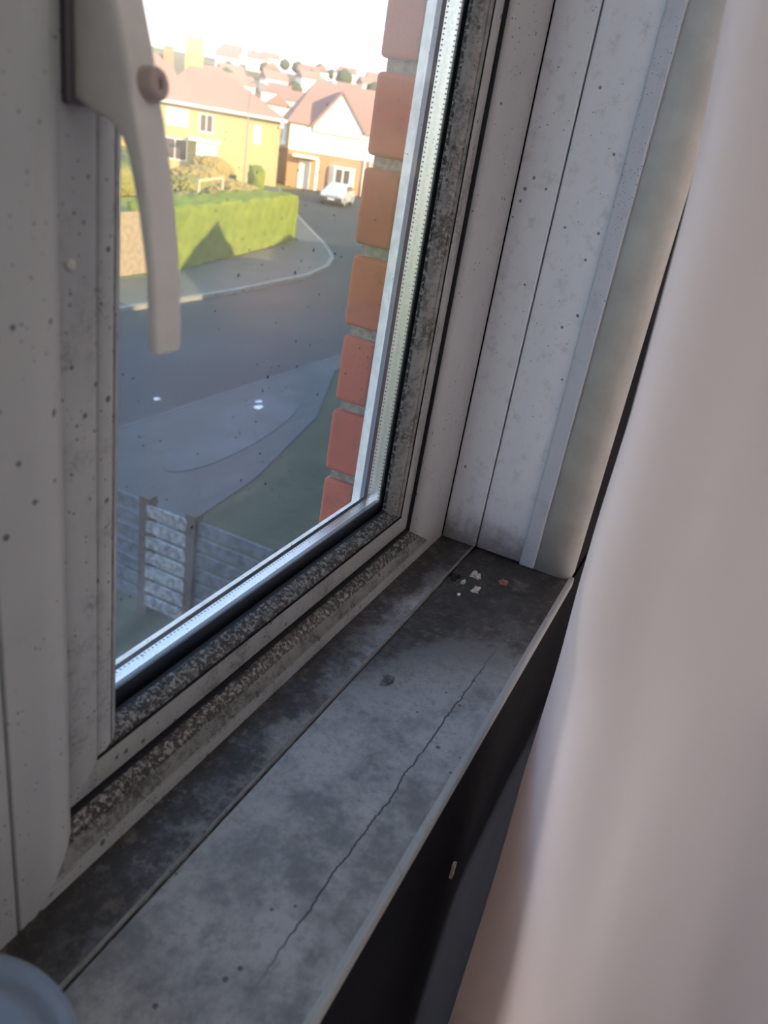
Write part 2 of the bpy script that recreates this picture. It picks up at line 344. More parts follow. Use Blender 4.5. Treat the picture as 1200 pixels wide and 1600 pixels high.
# ------------------------------------------------------------------ mesh helpers
class B:
    """collects geometry for one mesh object"""
    def __init__(s): s.v = []; s.f = []; s.m = []; s.sm = []
    def add(s, vs, fs, mi=0, smooth=False):
        o = len(s.v); s.v += [tuple(p) for p in vs]; s.f += [tuple(i + o for i in f) for f in fs]
        s.m += (mi if isinstance(mi, list) else [mi] * len(fs)); s.sm += [smooth] * len(fs); return s
    def box(s, x0, x1, y0, y1, z0, z1, mi=0):
        v = [(a, b, c) for a in (x0, x1) for b in (y0, y1) for c in (z0, z1)]
        return s.add(v, [(0, 1, 3, 2), (4, 6, 7, 5), (0, 4, 5, 1), (2, 3, 7, 6), (0, 2, 6, 4), (1, 5, 7, 3)], mi)
    def obox(s, o, ex, ey, ez, mi=0):
        o, ex, ey, ez = map(Vector, (o, ex, ey, ez))
        v = [o + ex * a + ey * b + ez * c for a in (0, 1) for b in (0, 1) for c in (0, 1)]
        return s.add(v, [(0, 1, 3, 2), (4, 6, 7, 5), (0, 4, 5, 1), (2, 3, 7, 6), (0, 2, 6, 4), (1, 5, 7, 3)], mi)
    def rbox(s, x0, x1, y0, y1, z0, z1, r, mi=0):
        """box with rounded edges"""
        bm = bmesh.new(); bmesh.ops.create_cube(bm, size=1)
        for v in bm.verts: v.co = Vector((x0 + (v.co.x + .5) * (x1 - x0), y0 + (v.co.y + .5) * (y1 - y0), z0 + (v.co.z + .5) * (z1 - z0)))
        bmesh.ops.bevel(bm, geom=list(bm.edges), offset=r, segments=3, profile=.5, affect='EDGES')
        bm.verts.index_update()
        s.add([v.co.copy() for v in bm.verts], [[v.index for v in f.verts] for f in bm.faces], mi, False); bm.free(); return s
    def prism(s, poly, axis, a, b, mi=0, smooth=False):
        """poly: 2D points, extruded along axis ('x': (y,z), 'y': (x,z), 'z': (x,y))"""
        def P(p, t): return {'x': (t, p[0], p[1]), 'y': (p[0], t, p[1]), 'z': (p[0], p[1], t)}[axis]
        n = len(poly); v = [P(p, a) for p in poly] + [P(p, b) for p in poly]
        return s.add(v, [tuple(range(n)), tuple(range(2 * n - 1, n - 1, -1))] + [(i, i + n, (i + 1) % n + n, (i + 1) % n) for i in range(n)], mi, smooth)
    def lathe(s, prof, c, n=48, mi=0, closed=False):
        v = []; f = []
        for r, z in prof:
            for k in range(n): a = 2 * math.pi * k / n; v.append((c[0] + r * math.cos(a), c[1] + r * math.sin(a), c[2] + z))
        m = len(prof)
        for i in range(m - 1):
            for k in range(n): f.append((i * n + k, i * n + (k + 1) % n, (i + 1) * n + (k + 1) % n, (i + 1) * n + k))
        if closed: f.append(tuple(range(n))[::-1]); f.append(tuple((m - 1) * n + k for k in range(n)))
        return s.add(v, f, mi, True)
    def tube(s, pts, r, n=10, mi=0):
        pts = [Vector(p) for p in pts]; v = []; f = []
        for i, p in enumerate(pts):
            d = (pts[min(i + 1, len(pts) - 1)] - pts[max(i - 1, 0)]).normalized()
            u = d.cross(Vector((0, 0, 1))); u = u.normalized() if u.length > .01 else Vector((1, 0, 0)); w_ = d.cross(u)
            rr = r[i] if isinstance(r, (list, tuple)) else r
            for k in range(n): a = 2 * math.pi * k / n; v.append(p + u * rr * math.cos(a) + w_ * rr * math.sin(a))
        for i in range(len(pts) - 1):
            for k in range(n): f.append((i * n + k, i * n + (k + 1) % n, (i + 1) * n + (k + 1) % n, (i + 1) * n + k))
        f.append(tuple(range(n))[::-1]); f.append(tuple((len(pts) - 1) * n + k for k in range(n)))
        return s.add(v, f, mi, True)
    def build(s, name, mats, parent=None, k=1.0, off=(0, 0, 0), fix=True):
        me = bpy.data.meshes.new(name)
        me.from_pydata([(p[0] * k + off[0], p[1] * k + off[1], p[2] * k + off[2]) for p in s.v], [], s.f)
        if not isinstance(mats, (list, tuple)): mats = [mats]
        for m in mats: me.materials.append(m)
        me.polygons.foreach_set('material_index', s.m); me.polygons.foreach_set('use_smooth', s.sm)
        if fix:
            bm = bmesh.new(); bm.from_mesh(me); bmesh.ops.recalc_face_normals(bm, faces=bm.faces); bm.to_mesh(me); bm.free()
        me.update()
        o = bpy.data.objects.new(name, me); COL.objects.link(o)
        if parent: o.parent = parent
        return o

def tag(o, label=None, cat=None, group=None, kind=None):
    if label: o['label'] = label
    if cat: o['category'] = cat
    if group: o['group'] = group
    if kind: o['kind'] = kind
    return o
def empty(name, loc, label=None, cat=None, group=None, kind=None, rz=0.0):
    o = bpy.data.objects.new(name, None); COL.objects.link(o); o.location = loc; o.rotation_euler = (0, 0, rz); o.empty_display_size = .1
    return tag(o, label, cat, group, kind)
def part_label(o, l): o['label'] = l; return o
def bevel(o, w_, seg=2):
    m = o.modifiers.new('edge', 'BEVEL'); m.width = w_; m.segments = seg; m.limit_method = 'ANGLE'; return o

# ------------------------------------------------------------------ the room shell (metres)
WY = .092 * K                      # room face of the window wall
XR = .82 * K                       # right reveal
XL = -1.30 * K                     # left reveal
SZ = CZ - .42 * K                  # sill top
HT = CZ + .80 * K                  # head of the opening
def struct(o, label, cat=None): tag(o, label, cat, kind='structure'); return o
b = B().box(-1.9, 1.9, -2.8, WY + .02, -.1, 0); struct(b.build('floor', M['carpet']), 'dark carpeted bedroom floor', 'floor')
b = B().box(-1.9, 1.9, -2.8, WY + .26, 2.4, 2.5); struct(b.build('ceiling', M['ceiling']), 'white bedroom ceiling', 'ceiling')
b = B().box(-2.0, -1.9, -2.8, WY, 0, 2.4); struct(b.build('wall_left', M['room_pale']), 'pale bedroom wall at the left', 'wall')
b = B().box(1.9, 2.0, -2.8, WY, 0, .9).box(1.9, 2.0, -2.8, WY, 2.2, 2.4).box(1.9, 2.0, -2.8, -2.72, .9, 2.2).box(1.9, 2.0, -1.58, WY, .9, 2.2)
o2 = B(); 
for a_ in ((-2.72, -2.67), (-1.63, -1.58), (-2.175, -2.125)): o2.box(1.95, 1.99, *a_, .9, 2.2)
for a_ in ((.9, .95), (2.15, 2.2)): o2.box(1.95, 1.99, -2.67, -1.63, *a_)
struct(o2.build('added_window', M['upvc'] if 'upvc' in M else None), 'white framed window added out of view in the right-hand bedroom wall', 'window'); struct(b.build('wall_right', M['room_pale']), 'pale bedroom wall at the right', 'wall')  # frame built around the added backlight, out of view
b = B().box(-2.0, 2.0, -2.9, -2.8, 0, 2.4); struct(b.build('wall_back', M['room_pale']), 'pale bedroom wall behind', 'wall')
b = B()
IN = .30                           # depth of the inner leaf
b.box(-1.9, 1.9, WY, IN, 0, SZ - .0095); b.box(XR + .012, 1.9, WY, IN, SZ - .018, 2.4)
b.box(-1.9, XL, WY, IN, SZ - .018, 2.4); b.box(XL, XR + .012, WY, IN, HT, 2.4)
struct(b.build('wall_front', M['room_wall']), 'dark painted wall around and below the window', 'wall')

# plaster corner of the wall at the right reveal, with a rounded arris
b = B(); X = .82; r = .014; pts = [(X + .03, .1335), (X, .1335)]
for k in range(7):
    a = math.pi / 2 * k / 6; pts.append((X + r * (1 - math.cos(a)), .0905 + r * (1 - math.sin(a))))
pts += [(X + .03, .0905)]
b.prism(pts, 'z', -.42, .80, 0, True)
struct(b.build('trim_1', M['plaster'], None, K, (0, 0, CZ)), 'cream painted plaster corner at the edge of the reveal', 'trim')

# reveal lining: two cladding boards and a cover strip
rv = empty('reveal_lining', (XR, .19 * K, SZ), 'white plastic cladding lining the right reveal of the window', 'wall cladding', kind='structure')
def rl(bb, name, m): return bb.build(name, m, rv, K, (-XR, -.19 * K, CZ - SZ))
b = B().box(.8205, .834, .2068, .2495, -.4195, .80); bevel(rl(b, 'cladding_board', M['panel']), .0012)
b = B().box(.8205, .834, .1500, .2052, -.4185, .80); bevel(rl(b, 'cladding_board', M['panel']), .0012)
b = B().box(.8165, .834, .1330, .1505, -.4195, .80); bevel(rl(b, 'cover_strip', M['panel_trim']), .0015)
b = B().box(.827, .834, .2040, .2080, -.4195, .80); part_label(rl(b, 'joint_line', M['groove']), 'dark joint between the boards')

# ------------------------------------------------------------------ sill
sl = empty('window_sill', (.0, .17 * K, SZ), 'grey painted window sill with black mould along the frame', 'window sill', kind='structure')
def sp_(bb, name, m): return bb.build(name, m, sl, K, (0, -.17 * K, CZ - SZ))
x0, x1 = -1.3, .8335
b = B().prism([(.0925, -.431), (.2060, -.431), (.2060, -.4200), (.0925, -.4200)], 'x', x0, x1); sp_(b, 'sill_board', M['sill'])
b = B().prism([(.2078, -.431), (.2520, -.431), (.2520, -.4190), (.2140, -.4190), (.2078, -.4198)], 'x', x0, x1); sp_(b, 'back_strip', M['sill_strip'])
b = B().prism([(.2060, -.431), (.2078, -.431), (.2078, -.4228), (.2060, -.4228)], 'x', x0, x1); sp_(b, 'joint_line', M['groove'])
b = B().prism([(.2079, -.4200), (.2110, -.4195), (.2102, -.4186), (.2084, -.4188)], 'x', x0, x1); sp_(b, 'trim_bead', M['sill_trim'])
b = B().prism([(.0870, -.431), (.0924, -.431), (.0924, -.4200), (.0890, -.42005), (.0876, -.4206), (.0870, -.4216)], 'x', x0, x1); part_label(sp_(b, 'front_nosing', M['sill_edge']), 'paler smooth front edge')

# ------------------------------------------------------------------ window
win = empty('window_1', (0, 0, CZ), 'white plastic casement window, its frame spotted with black mould', 'window', kind='structure')
def sweep(bb, pts, box, smooth=True, mats=None, close=False):
    """profile points (l, r, b, t, y) swept round a rectangle box=(x0,x1,z0,z1) with mitred corners"""
    x0, x1, z0, z1 = box; n = len(pts); v = []
    for (l, r_, bo, to, y) in pts: v += [(x0 + l, y, z0 + bo), (x1 - r_, y, z0 + bo), (x1 - r_, y, z1 - to), (x0 + l, y, z1 - to)]
    f = []; mi = []
    for i in range(n if close else n - 1):
        j = (i + 1) % n
        for k in range(4):
            q = (k + 1) % 4; f.append((i * 4 + k, i * 4 + q, j * 4 + q, j * 4 + k))
            m = mats[i] if mats else 0
            mi.append(m[('b', 'r', 't', 'l').index(('b', 'r', 't', 'l')[k])] if isinstance(m, tuple) else m)
    bb.add(v, f, mi, smooth); return bb
FB = (.2006, .82, -.42, .80)
FM = [M['upvc'], M['mould_mid'], M['mould_heavy'], M['groove'], M['upvc_far'], M['mould_sash'], M['groove_edge'], M['outer_upvc'], M['outer_gasket']]
# segment materials are (bottom, right, top, left)
def frame(box, L_, R_, name):
    l1, l2, r1, r2 = L_[0], L_[1], R_[0], R_[1]
    def lerp(t_, y): return (l1 + (l2 - l1) * t_, r1 + (r2 - r1) * t_, .012 + (.0305 - .012) * t_, .03 + .03 * t_, y)
    P = [(0, 0, 0, 0, .345), (0, 0, 0, 0, .2512), (.0008, .0008, .0008, .0008, .2502), (l1 * .6, r1 * .6, .007, .018, .2496), lerp(0, .2500), lerp(.12, .2508), lerp(.35, .2530), lerp(.62, .2562), lerp(.85, .2598), lerp(.97, .2632), lerp(1, .2655),
         lerp(1, .2735), (l2 - .02, r2 - .02, .02, .04, .2740), (l2 - .02, r2 - .02, .02, .04, .345)]
    up, far = 0, 4
    MM = [0, 0, (4, 0, 0, 0), (4, 0, 0, 0), (5, 0, 0, 0), (1, 0, 0, 0), (1, 0, 0, 0), (2, 0, 0, 0), (2, 0, 0, 0), (2, 0, 3, 0), 3, 3, 3]
    o = sweep(B(), P, box, True, MM).build(name, FM, win, K)
    m = o.modifiers.new('n', 'EDGE_SPLIT'); m.split_angle = math.radians(40)
    return o
frame(FB, (.0225, .0500), (.045, .0745), 'frame')
FB2 = (-1.30, .1994, -.42, .80)
part_label(frame(FB2, (.045, .0745), (.0225, .0500), 'neighbouring_frame'), 'frame of the next light beyond the mullion')
b = B().box(.1992, .2008, .2525, .345, -.42, .80); b.build('coupling_joint', M['groove'], win, K)

def sash(box, L_, R_, name, openable):
    """L_, R_: (edge, bead line, bead top)"""
    e_, bl, bt = zip(L_, R_, (.0335, .0552, .0645), (.062, .084, .104))
    def q(v, d=0.0, y=0.0): return (v[0] + d, v[1] + d, v[2] + d, v[3] + d, y)
    def mixp(a, c, t_, y): return tuple(a[i] + (c[i] - a[i]) * t_ for i in range(4)) + (y,)
    s_ = sweep(B(), [q(e_, 0, .300), q(e_, 0, .2705), q(e_, .0006, .2688), q(e_, .0022, .2680), mixp(e_, bl, .6, .2684), q(bl, -.0006, .2690), q(bl, -.0004, .2712), q(bl, .0008, .2712), q(bl, .0008, .2850)],
               box, True, [3, (3, 3, 0, 0), (5, 5, 0, 4), (5, 5, 0, 4), (5, 5, 0, 4), 3, 3, 3]).build(name, FM, win, K)
    m = s_.modifiers.new('n', 'EDGE_SPLIT'); m.split_angle = math.radians(40)
    bd = sweep(B(), [q(bl, .0010, .2850), q(bl, .0010, .2704), q(bl, .0022, .2694), mixp(bl, bt, .25, .2692), mixp(bl, bt, .45, .2700), mixp(bl, bt, .48, .2712), mixp(bl, bt, .53, .2708), mixp(bl, bt, .72, .2730), mixp(bl, bt, .90, .2772), q(bt, 0, .2815), q(bt, .0004, .2848), q(bt, -.003, .2850)],
               box, True, [3, (2, 1, 1, 4), (2, 1, 1, 4), (2, 1, 1, 4), (2, 1, 1, 4), (2, 6, 6, 6), (2, 1, 1, 4), (2, 1, 1, 4), (2, 1, 1, 1), (3, 2, 3, 4), 3]).build('glazing_bead', FM, s_, K)
    m = bd.modifiers.new('n', 'EDGE_SPLIT'); m.split_angle = math.radians(40)
    g = (bt[0] + .008, bt[1] + .004, .0748, .112)
    sweep(B(), [q(bt, -.010, .2888), q(g, 0, .2888), q(g, 0, .2894), q(bt, -.010, .2894)], box, False, None, True).build('sealant_and_added_strip', M['gasket'], s_, K)
    sweep(B(), [q(g, 0, .2896), q(g, 0, .3028), q(g, -.006, .3028), q(g, -.006, .2896)], box, False, None, True).build('spacer_bar', M['spacer'], s_, K)
    B().box(box[0] + g[0], box[1] - g[1], .2890, .2934, box[2] + g[2] - .003, box[2] + g[2] + .0006).build('sealant_and_added_strip', M['gasket'], s_, K)  # dark strip added over the spacer's inner half to dim its reflection
    sweep(B(), [q(g, .0002, .3068), q(g, -.0010, .3072), q(g, -.0060, .3110), q(g, -.0108, .3165)], box, False, None).build('outer_gasket', M['outer_gasket'], s_, K)
    sweep(B(), [q(g, -.0104, .3160), q(g, -.0110, .3170), q(g, -.0150, .3200), q(g, -.0210, .3300), q(g, -.0260, .3312), q(g, -.055, .3312)], box, False, None).build('outer_edge', M['outer_upvc'], s_, K)
    x0, x1, z0, z1 = box
    gi = B().box(x0 + bt[0] - .008, x1 - bt[1] + .008, .2852, .2884, z0 + bt[2] - .008, z1 - bt[3] + .008).build('glass_pane', M['glass_in'], s_, K)
    part_label(gi, 'inner pane, specked with dirt, with a film imitating glare')
    part_label(B().box(x0 + bt[0] - .008, x1 - bt[1] + .008, .3032, .3064, z0 + bt[2] - .008, z1 - bt[3] + .008).build('glass_pane', M['glass_out'], s_, K), 'outer pane')
    return s_
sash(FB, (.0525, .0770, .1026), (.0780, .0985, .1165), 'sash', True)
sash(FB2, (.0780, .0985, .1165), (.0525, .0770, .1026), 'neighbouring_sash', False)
b = B(); b.lathe([(0, 0), (.0018, 0), (.0026, .0006), (.0026, .0014)], (0, 0, 0), 20)
sc_ = b.build('screw_cap', M['screw'], win, K); sc_.rotation_euler = (math.radians(90), 0, 0); sc_.location = (.2605 * K, .2667 * K, -.0700 * K)
sc_.rotation_euler = (math.radians(-90), 0, 0)

# handle: a tapered lever whose neck bends out from the rose and hangs beside the glass
lower = [(.2640, .075), (.2655, .0270), (.2652, -.0056), (.2543, -.0088), (.2462, -.0110), (.2413, -.0138), (.2364, -.0222), (.2310, -.0414), (.2260, -.0655), (.2244, -.0918), (.2236, -.0968)]
front = [(.2575, .075), (.2430, .0330), (.2380, .0180), (.2352, .0056), (.2335, -.0020), (.2320, -.0075), (.2283, -.0222), (.2246, -.0403), (.2209, -.0644), (.2185, -.0935), (.2190, -.0972)]
hx = [(.2595, .2765)] * 6 + [(.2597, .2762), (.2598, .2760), (.2598, .2758), (.2598, .2758), (.2604, .2752)]
b = B(); v = []; n = 12
for (ly, lz), (fy, fz), (xa, xb) in zip(lower, front, hx):
    # rounded rectangle section between back edge and front edge
    ring = []; cx = (xa + xb) / 2; hw = (xb - xa) / 2
    for k in range(24):
        a = 2 * math.pi * k / 24; ca, sa = math.cos(a), math.sin(a); p = .30
        sx = math.copysign(abs(ca) ** p, ca); sy = math.copysign(abs(sa) ** p, sa); t_ = (sy + 1) / 2
        ring.append((cx + hw * sx, ly + (fy - ly) * t_, lz + (fz - lz) * t_))
    v += ring
f = []
for i in range(len(lower) - 1):
    for k in range(24): f.append((i * 24 + k, i * 24 + (k + 1) % 24, (i + 1) * 24 + (k + 1) % 24, (i + 1) * 24 + k))
f.append(tuple(range(24))); f.append(tuple((len(lower) - 1) * 24 + k for k in range(24)))
b.add(v, f, 0, True)
hd = b.build('window_handle', M['handle'], win, K); part_label(hd, 'cream lever handle hanging beside the glass')
sm = hd.modifiers.new('s', 'EDGE_SPLIT'); sm.split_angle = math.radians(50)
part_label(B().rbox(.2570, .2790, .2640, .2682, -.0075, .082, .0015).build('handle_rose', M['rose'], hd, K), 'dark plate behind the handle')
b = B(); b.lathe([(0, .0080), (.0026, .0080), (.0030, .0086), (.0052, .0082), (.0062, .0068), (.0066, .0), (.0066, -.004)], (0, 0, 0), 28)
bt_ = b.build('lock_button', M['button'], hd, K); part_label(bt_, 'pinkish push-button lock')
bt_.rotation_euler = Vector((.10, -.97, .17)).to_track_quat('Z', 'Y').to_euler(); bt_.location = Vector((.2690, .2375, .0038)) * K
b = B().box(-.0006, .0006, -.0019, .0019, .0076, .0084); kh = b.build('keyhole', M['keyhole'], hd, K); kh.rotation_euler = bt_.rotation_euler; kh.location = bt_.location

# ------------------------------------------------------------------ outside brickwork beside the window
bw = empty('wall_exterior', (.80 * K, .41 * K, CZ - .42 * K), 'red brick outer wall beside the window', 'brick wall', kind='structure')
def ex(bb, name, m): return bb.build(name, m, bw, 1, (-.80 * K, -.41 * K, -(CZ - .42 * K)))
bx0, by1 = .801 * K, .410 * K; by0 = by1 - .1025
b = B(); ph = CZ + .0810 * K - .0185     # a bed joint seen near the top of the window
for i in range(-14, 9):
    z0 = ph + i * .075 + .010; z1 = z0 + .065
    j = random.uniform(-.0012, .0012)
    if i % 2: segs = [(bx0 + j, bx0 + .215)]; 
    else: segs = [(bx0 + j, bx0 + .1025)]
    x_ = segs[0][1] + .01
    while x_ < 1.6: segs.append((x_, min(x_ + .215, 1.7))); x_ += .225
    for k, (a, c) in enumerate(segs):
        if i % 2 == 0 and k == 0:
            b.rbox(a, c, by0 + .066, by1 + random.uniform(-.001, .001), z0, z1, .004); b.rbox(a + .001, c, by0, by0 + .058, z0, z1, .004)
        else: b.rbox(a, c, by0, by1 + random.uniform(-.001, .001), z0, z1, .0045)
ex(b, 'brickwork', M['brick'])
b = B().box(bx0 + .007, 1.7, by0 + .004, by1 - .005, ph - 14 * .075 - .01, ph + 9 * .075 + .01); ex(b, 'mortar', M['mortar'])
# rest of the front elevation and the roofs of the row, whose shadows fall over the street
b = B()
b.box(-6, XL - .004, IN + .003, by1, G, G + 6.2); b.box(1.7, 13.8, IN + .003, by1, G, G + 6.2)
b.box(XL - .004, 1.7, IN + .003, by1, G, CZ - .56 * K)
b.box(XL - .004, 1.7, IN + .003, by1, ph + 9 * .075 + .01, G + 6.2)
struct(ex(b, 'elevation', M['orange_brick']), None)
b = B().prism([(-1.32 * K, .335 * K), (.80 * K, .335 * K), (.80 * K, .425 * K), (-1.32 * K, .425 * K)], 'z', CZ - .56 * K, CZ - .52 * K); ex(b, 'outer_sill', M['outer_upvc'])
ro = B()
def hip(x0, x1, y0, y1, ze, zr, inset0, inset1, gable=False):
    ym = (y0 + y1) / 2
    v = [(x0, y0, ze), (x1, y0, ze), (x1, y1, ze), (x0, y1, ze), (x0 + inset0, ym, zr), (x1 - inset1, ym, zr)]
    ro.add(v, [(0, 1, 5, 4), (2, 3, 4, 5), (0, 4, 3), (1, 2, 5), (0, 3, 2, 1)])
hip(-6.4, 13.4, -8.4, .65, G + 6.25, G + 8.5, 2, 5.0)
ro.box(13.3, 17.1, -5, .2, G, G + 5.1); ro.box(17.0, 34, -8.0, .2, G, G + 5.2); hip(16.7, 34.2, -8.4, .5, G + 5.2, G + 7.7, 1.5, 1.5)  # first box: unseen link block added to keep sun off the road
for gx, gz, hw, sl_ in ((21.2, 8.12, 4.2, .62), (29.2, 7.85, 5.5, .26)):
    ro.prism([(gx - hw, G + gz - hw * sl_), (gx + hw, G + gz - hw * sl_), (gx, G + gz)], 'y', -5, -.2)
ro.box(36, 90, -9, -.5, G, G + 5.3); hip(35.8, 90, -9, -.2, G + 5.3, G + 8.4, 2.5, 3)
struct(ro.build('roof', M['roof_dark'], None), 'tiled roofs of the terraced row that holds the window', 'roof')

# ------------------------------------------------------------------ curtain
def lut(tab, q):
    if q <= tab[0][0]: return tab[0][1]
    for (a, va), (c, vc) in zip(tab, tab[1:]):
        if q <= c: return va + (vc - va) * (q - a) / (c - a)
    return tab[-1][1]
EDGE = [(-3, .088), (-1.113, .088), (-.99, .089), (-.85, .093), (-.63, .0935), (-.53, .0975), (-.40, .100), (-.19, .098), (.03, .110), (.18, .128), (.6, .132)]
CREST = [(-3, -.12), (-1.40, -.020), (-1.134, .009), (-.92, .033), (-.787, .047), (-.66, .056), (-.58, .078), (-.50, .088), (-.3, .088), (.03, .098), (.18, .116), (.6, .12)]
def cat(p, q):
    n = len(p) - 1; t_ = min(q, .99999) * n; i = int(t_); u = t_ - i
    a, b_, c, d = p[max(i - 1, 0)], p[i], p[i + 1], p[min(i + 2, n)]
    return tuple(.5 * (2 * b_[k] + (c[k] - a[k]) * u + (2 * a[k] - 5 * b_[k] + 4 * c[k] - d[k]) * u * u + (3 * b_[k] - a[k] - 3 * c[k] + d[k]) * u ** 3) for k in range(2))
b = B(); NU, NV = 240, 90; v = []
for j in range(NV + 1):
    for i in range(NU + 1):
        t_ = i / NU * 24                     # position along the 25 plan points; the leading edge is no. 9, the near fold no. 12
        h_ = max(0, min(1, (t_ - 9.2) / 2.6), min(1, (t_ - 3.0) / .6, (8.4 - t_) / .8)); zb = -.70 - .70 * h_ * h_ * (3 - 2 * h_)
        z = zb + (1.32 - zb) * j / NV
        ex_ = .60; ae = lut(EDGE, z / ex_); xc = .42; ac = lut(CREST, z / xc)
        sway = .012 * math.sin(z * 5.0)
        pts = [(1.30, .03), (1.05, -.01), (.84, .03), (.71, -.02), (.65, -.15), (.59, -.215), (.585, -.16), (.612, -.085), (.620, ae * ex_ - .045), (.612, ae * ex_ - .014), (ex_, ae * ex_ - .002), (.56, ae * .56 - .004),  # unseen folds before the leading edge shaped to block the backlight
               (xc, ac * xc), (.405, ac * xc - .045), (.430 + sway, ac * xc - .105), (.415, ac * xc - .165 - sway), (.385 - sway, ac * xc - .24), (.40, ac * xc - .33), (.37, ac * xc - .43), (.38, ac * xc - .56), (.43, ac * xc - .63), (.50, ac * xc - .58), (.545, ac * xc - .46), (.575, ac * xc - .36), (.598, ac * xc - .30)]  # closing folds wrap back unseen, shaped to dim the right part
        p = cat(pts, i / NU); v.append((p[0], p[1], z))
f = [(j * (NU + 1) + i, j * (NU + 1) + i + 1, (j + 1) * (NU + 1) + i + 1, (j + 1) * (NU + 1) + i) for j in range(NV) for i in range(NU)]
b.add(v, f, 0, True)
cu = b.build('curtain', M['curtain'], None, K, (0, 0, CZ), fix=False)
tag(cu, 'pinkish white curtain hanging beside the window and sill', 'curtain')
so_ = cu.modifiers.new('thick', 'SOLIDIFY'); so_.thickness = .0012

# ------------------------------------------------------------------ things on the sill
tc_ = (.099 * K, .1842 * K, SZ)
tb = empty('plastic_tub', tc_, 'round frosted plastic tub with lid at the near end of the sill', 'tub')
r0 = .0560 * K; hgt = .077 * K
B().lathe([(0, .0012), (r0 * .80, .0012), (r0 * .84, .003), (r0 * .97, hgt - .012), (r0 * .945, hgt - .012), (r0 * .82, .0045), (0, .0035)], (0, 0, 0), 64).build('tub_body', M['tub'], tb)
B().lathe([(r0 * .98, hgt - .013), (r0 * 1.04, hgt - .013), (r0 * 1.045, hgt - .003), (r0 * 1.02, hgt), (r0 * .97, hgt), (r0 * .94, hgt - .0035), (r0 * .84, hgt - .004), (r0 * .81, hgt - .0015), (r0 * .74, hgt - .0015), (r0 * .70, hgt - .005), (0, hgt - .005),
           (0, hgt - .0062), (r0 * .71, hgt - .0062), (r0 * .83, hgt - .0055), (r0 * .985, hgt - .006)], (0, 0, 0), 64).build('tub_lid', M['tub'], tb)
def flake(name, x, y, r, m, label, cat_, h=.0016, seed=0, group=None):
    rnd = random.Random(seed); bb = B(); n = 11; top = []; bot = []
    for k in range(n):
        a = 2 * math.pi * k / n; rr = r * rnd.uniform(.45, 1.15)
        bot.append((rr * math.cos(a), rr * math.sin(a) * .7, 0)); top.append((rr * .8 * math.cos(a), rr * .56 * math.sin(a), h * rnd.uniform(.5, 1.4)))
    v = bot + top + [(0, 0, h * 1.3)]
    bb.add(v, [tuple(range(n))[::-1]] + [(k, (k + 1) % n, n + (k + 1) % n, n + k) for k in range(n)] + [(n + k, n + (k + 1) % n, 2 * n) for k in range(n)])
    o = bb.build(name, m, None); o.location = (x * K, y * K, SZ + .0001); return tag(o, label, cat_, group)
flake('dried_scab', .5277, .1822, .0085, M['scab'], 'grey crusty scab stuck alone in the middle of the sill', 'debris', .0013, 3)
flake('plaster_flake', .7560, .1830, .0085, M['flake'], 'pale plaster flake in the sill corner, against the reveal board', 'debris', .0026, 11)
flake('plaster_flake', .7330, .1880, .0050, M['flake'], 'small pale flake beside the black dirt clump in the sill corner', 'debris', .002, 12)
flake('plaster_flake', .7270, .1715, .0075, M['flake'], 'ragged pale flake lying out on the dark mouldy sill corner', 'debris', .0016, 13)
flake('reddish_flake', .7640, .1520, .0080, M['flake_rust'], 'flat reddish brown flake on the sill by the cover strip', 'debris', .0012, 14)
flake('white_crumb', .7050, .1830, .0020, M['litter'], 'tiny white crumb on the dark part of the sill', 'debris', .0014, 15)
flake('dirt_clump', .7360, .2010, .0085, M['dirt'], 'black clump of dirt on the sill joint in the corner', 'debris', .0032, 16)
# little pale tag seen on the dark wall under the sill
bb = B().box(.560, .566, .0885, .0915, -.640, -.622); o = bb.build('wall_tag', M['flake'], None, K, (0, 0, CZ)); tag(o, 'small pale tag on the dark wall below the sill', 'tag')

# ------------------------------------------------------------------ street level
def flat(name, poly, z, m, label, th=.25, cat_=None, kind='structure'):
    bb = B().prism(poly, 'z', z - th, z); return tag(bb.build(name, m), label, cat_, kind=kind)
KC = [(-20, 14.4), (15.5, 14.4), (20.5, 14.5), (25.6, 14.95), (28.4, 15.7), (30.6, 16.7), (32.4, 17.9), (34.4, 19.4), (38.4, 22.6), (46, 28.6), (58, 37.2)]
INN = [(-20, 16.6), (18, 16.7), (21.4, 17.1), (27.2, 18.4), (33.2, 19.9), (36.8, 23.0), (45, 29.9), (57, 38.6)]
flat('ground', [(-120, 8.5), (320, 8.5), (320, 420), (-120, 420)], G - .14, M['lawn'], 'grassy ground beyond the street', 1.0, 'ground')
flat('road', [(-20, 8.6), (120, 8.6), (120, 37.2), (58.2, 37.2)] + KC[::-1][1:], G - .10, M['road'], 'grey asphalt street that bends away between the houses', .03, 'road')
flat('pavement', KC + INN[::-1], G + .0, M['paving_far'], 'far footway curving round the corner in front of the hedge', .12, 'pavement')
bb = B(); w_ = .16
for (a, c) in zip(KC, KC[1:]):
    d = (Vector(c) - Vector(a)).normalized(); nn = Vector((-d.y, d.x)) * -w_
    bb.obox((a[0], a[1], G - .12), (c[0] - a[0], c[1] - a[1], 0), (nn.x, nn.y, 0), (0, 0, .135))
struct(bb.build('kerb', M['kerb']), 'pale kerb curving along the far side of the street', 'kerb')
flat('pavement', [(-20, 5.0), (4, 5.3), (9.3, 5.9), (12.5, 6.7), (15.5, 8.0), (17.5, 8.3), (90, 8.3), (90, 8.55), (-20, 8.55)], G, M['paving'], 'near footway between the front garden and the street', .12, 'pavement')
bb = B().box(-20, 90, 8.55, 8.66, G - .12, G + .004); struct(bb.build('kerb', M['paving']), 'near kerb along the street below the window', 'kerb')
flat('garden', [(-20, .42), (90, .42), (90, 8.4), (-20, 8.4)], G - .02, M['garden'], 'dull green front garden below the window', .3, 'garden')
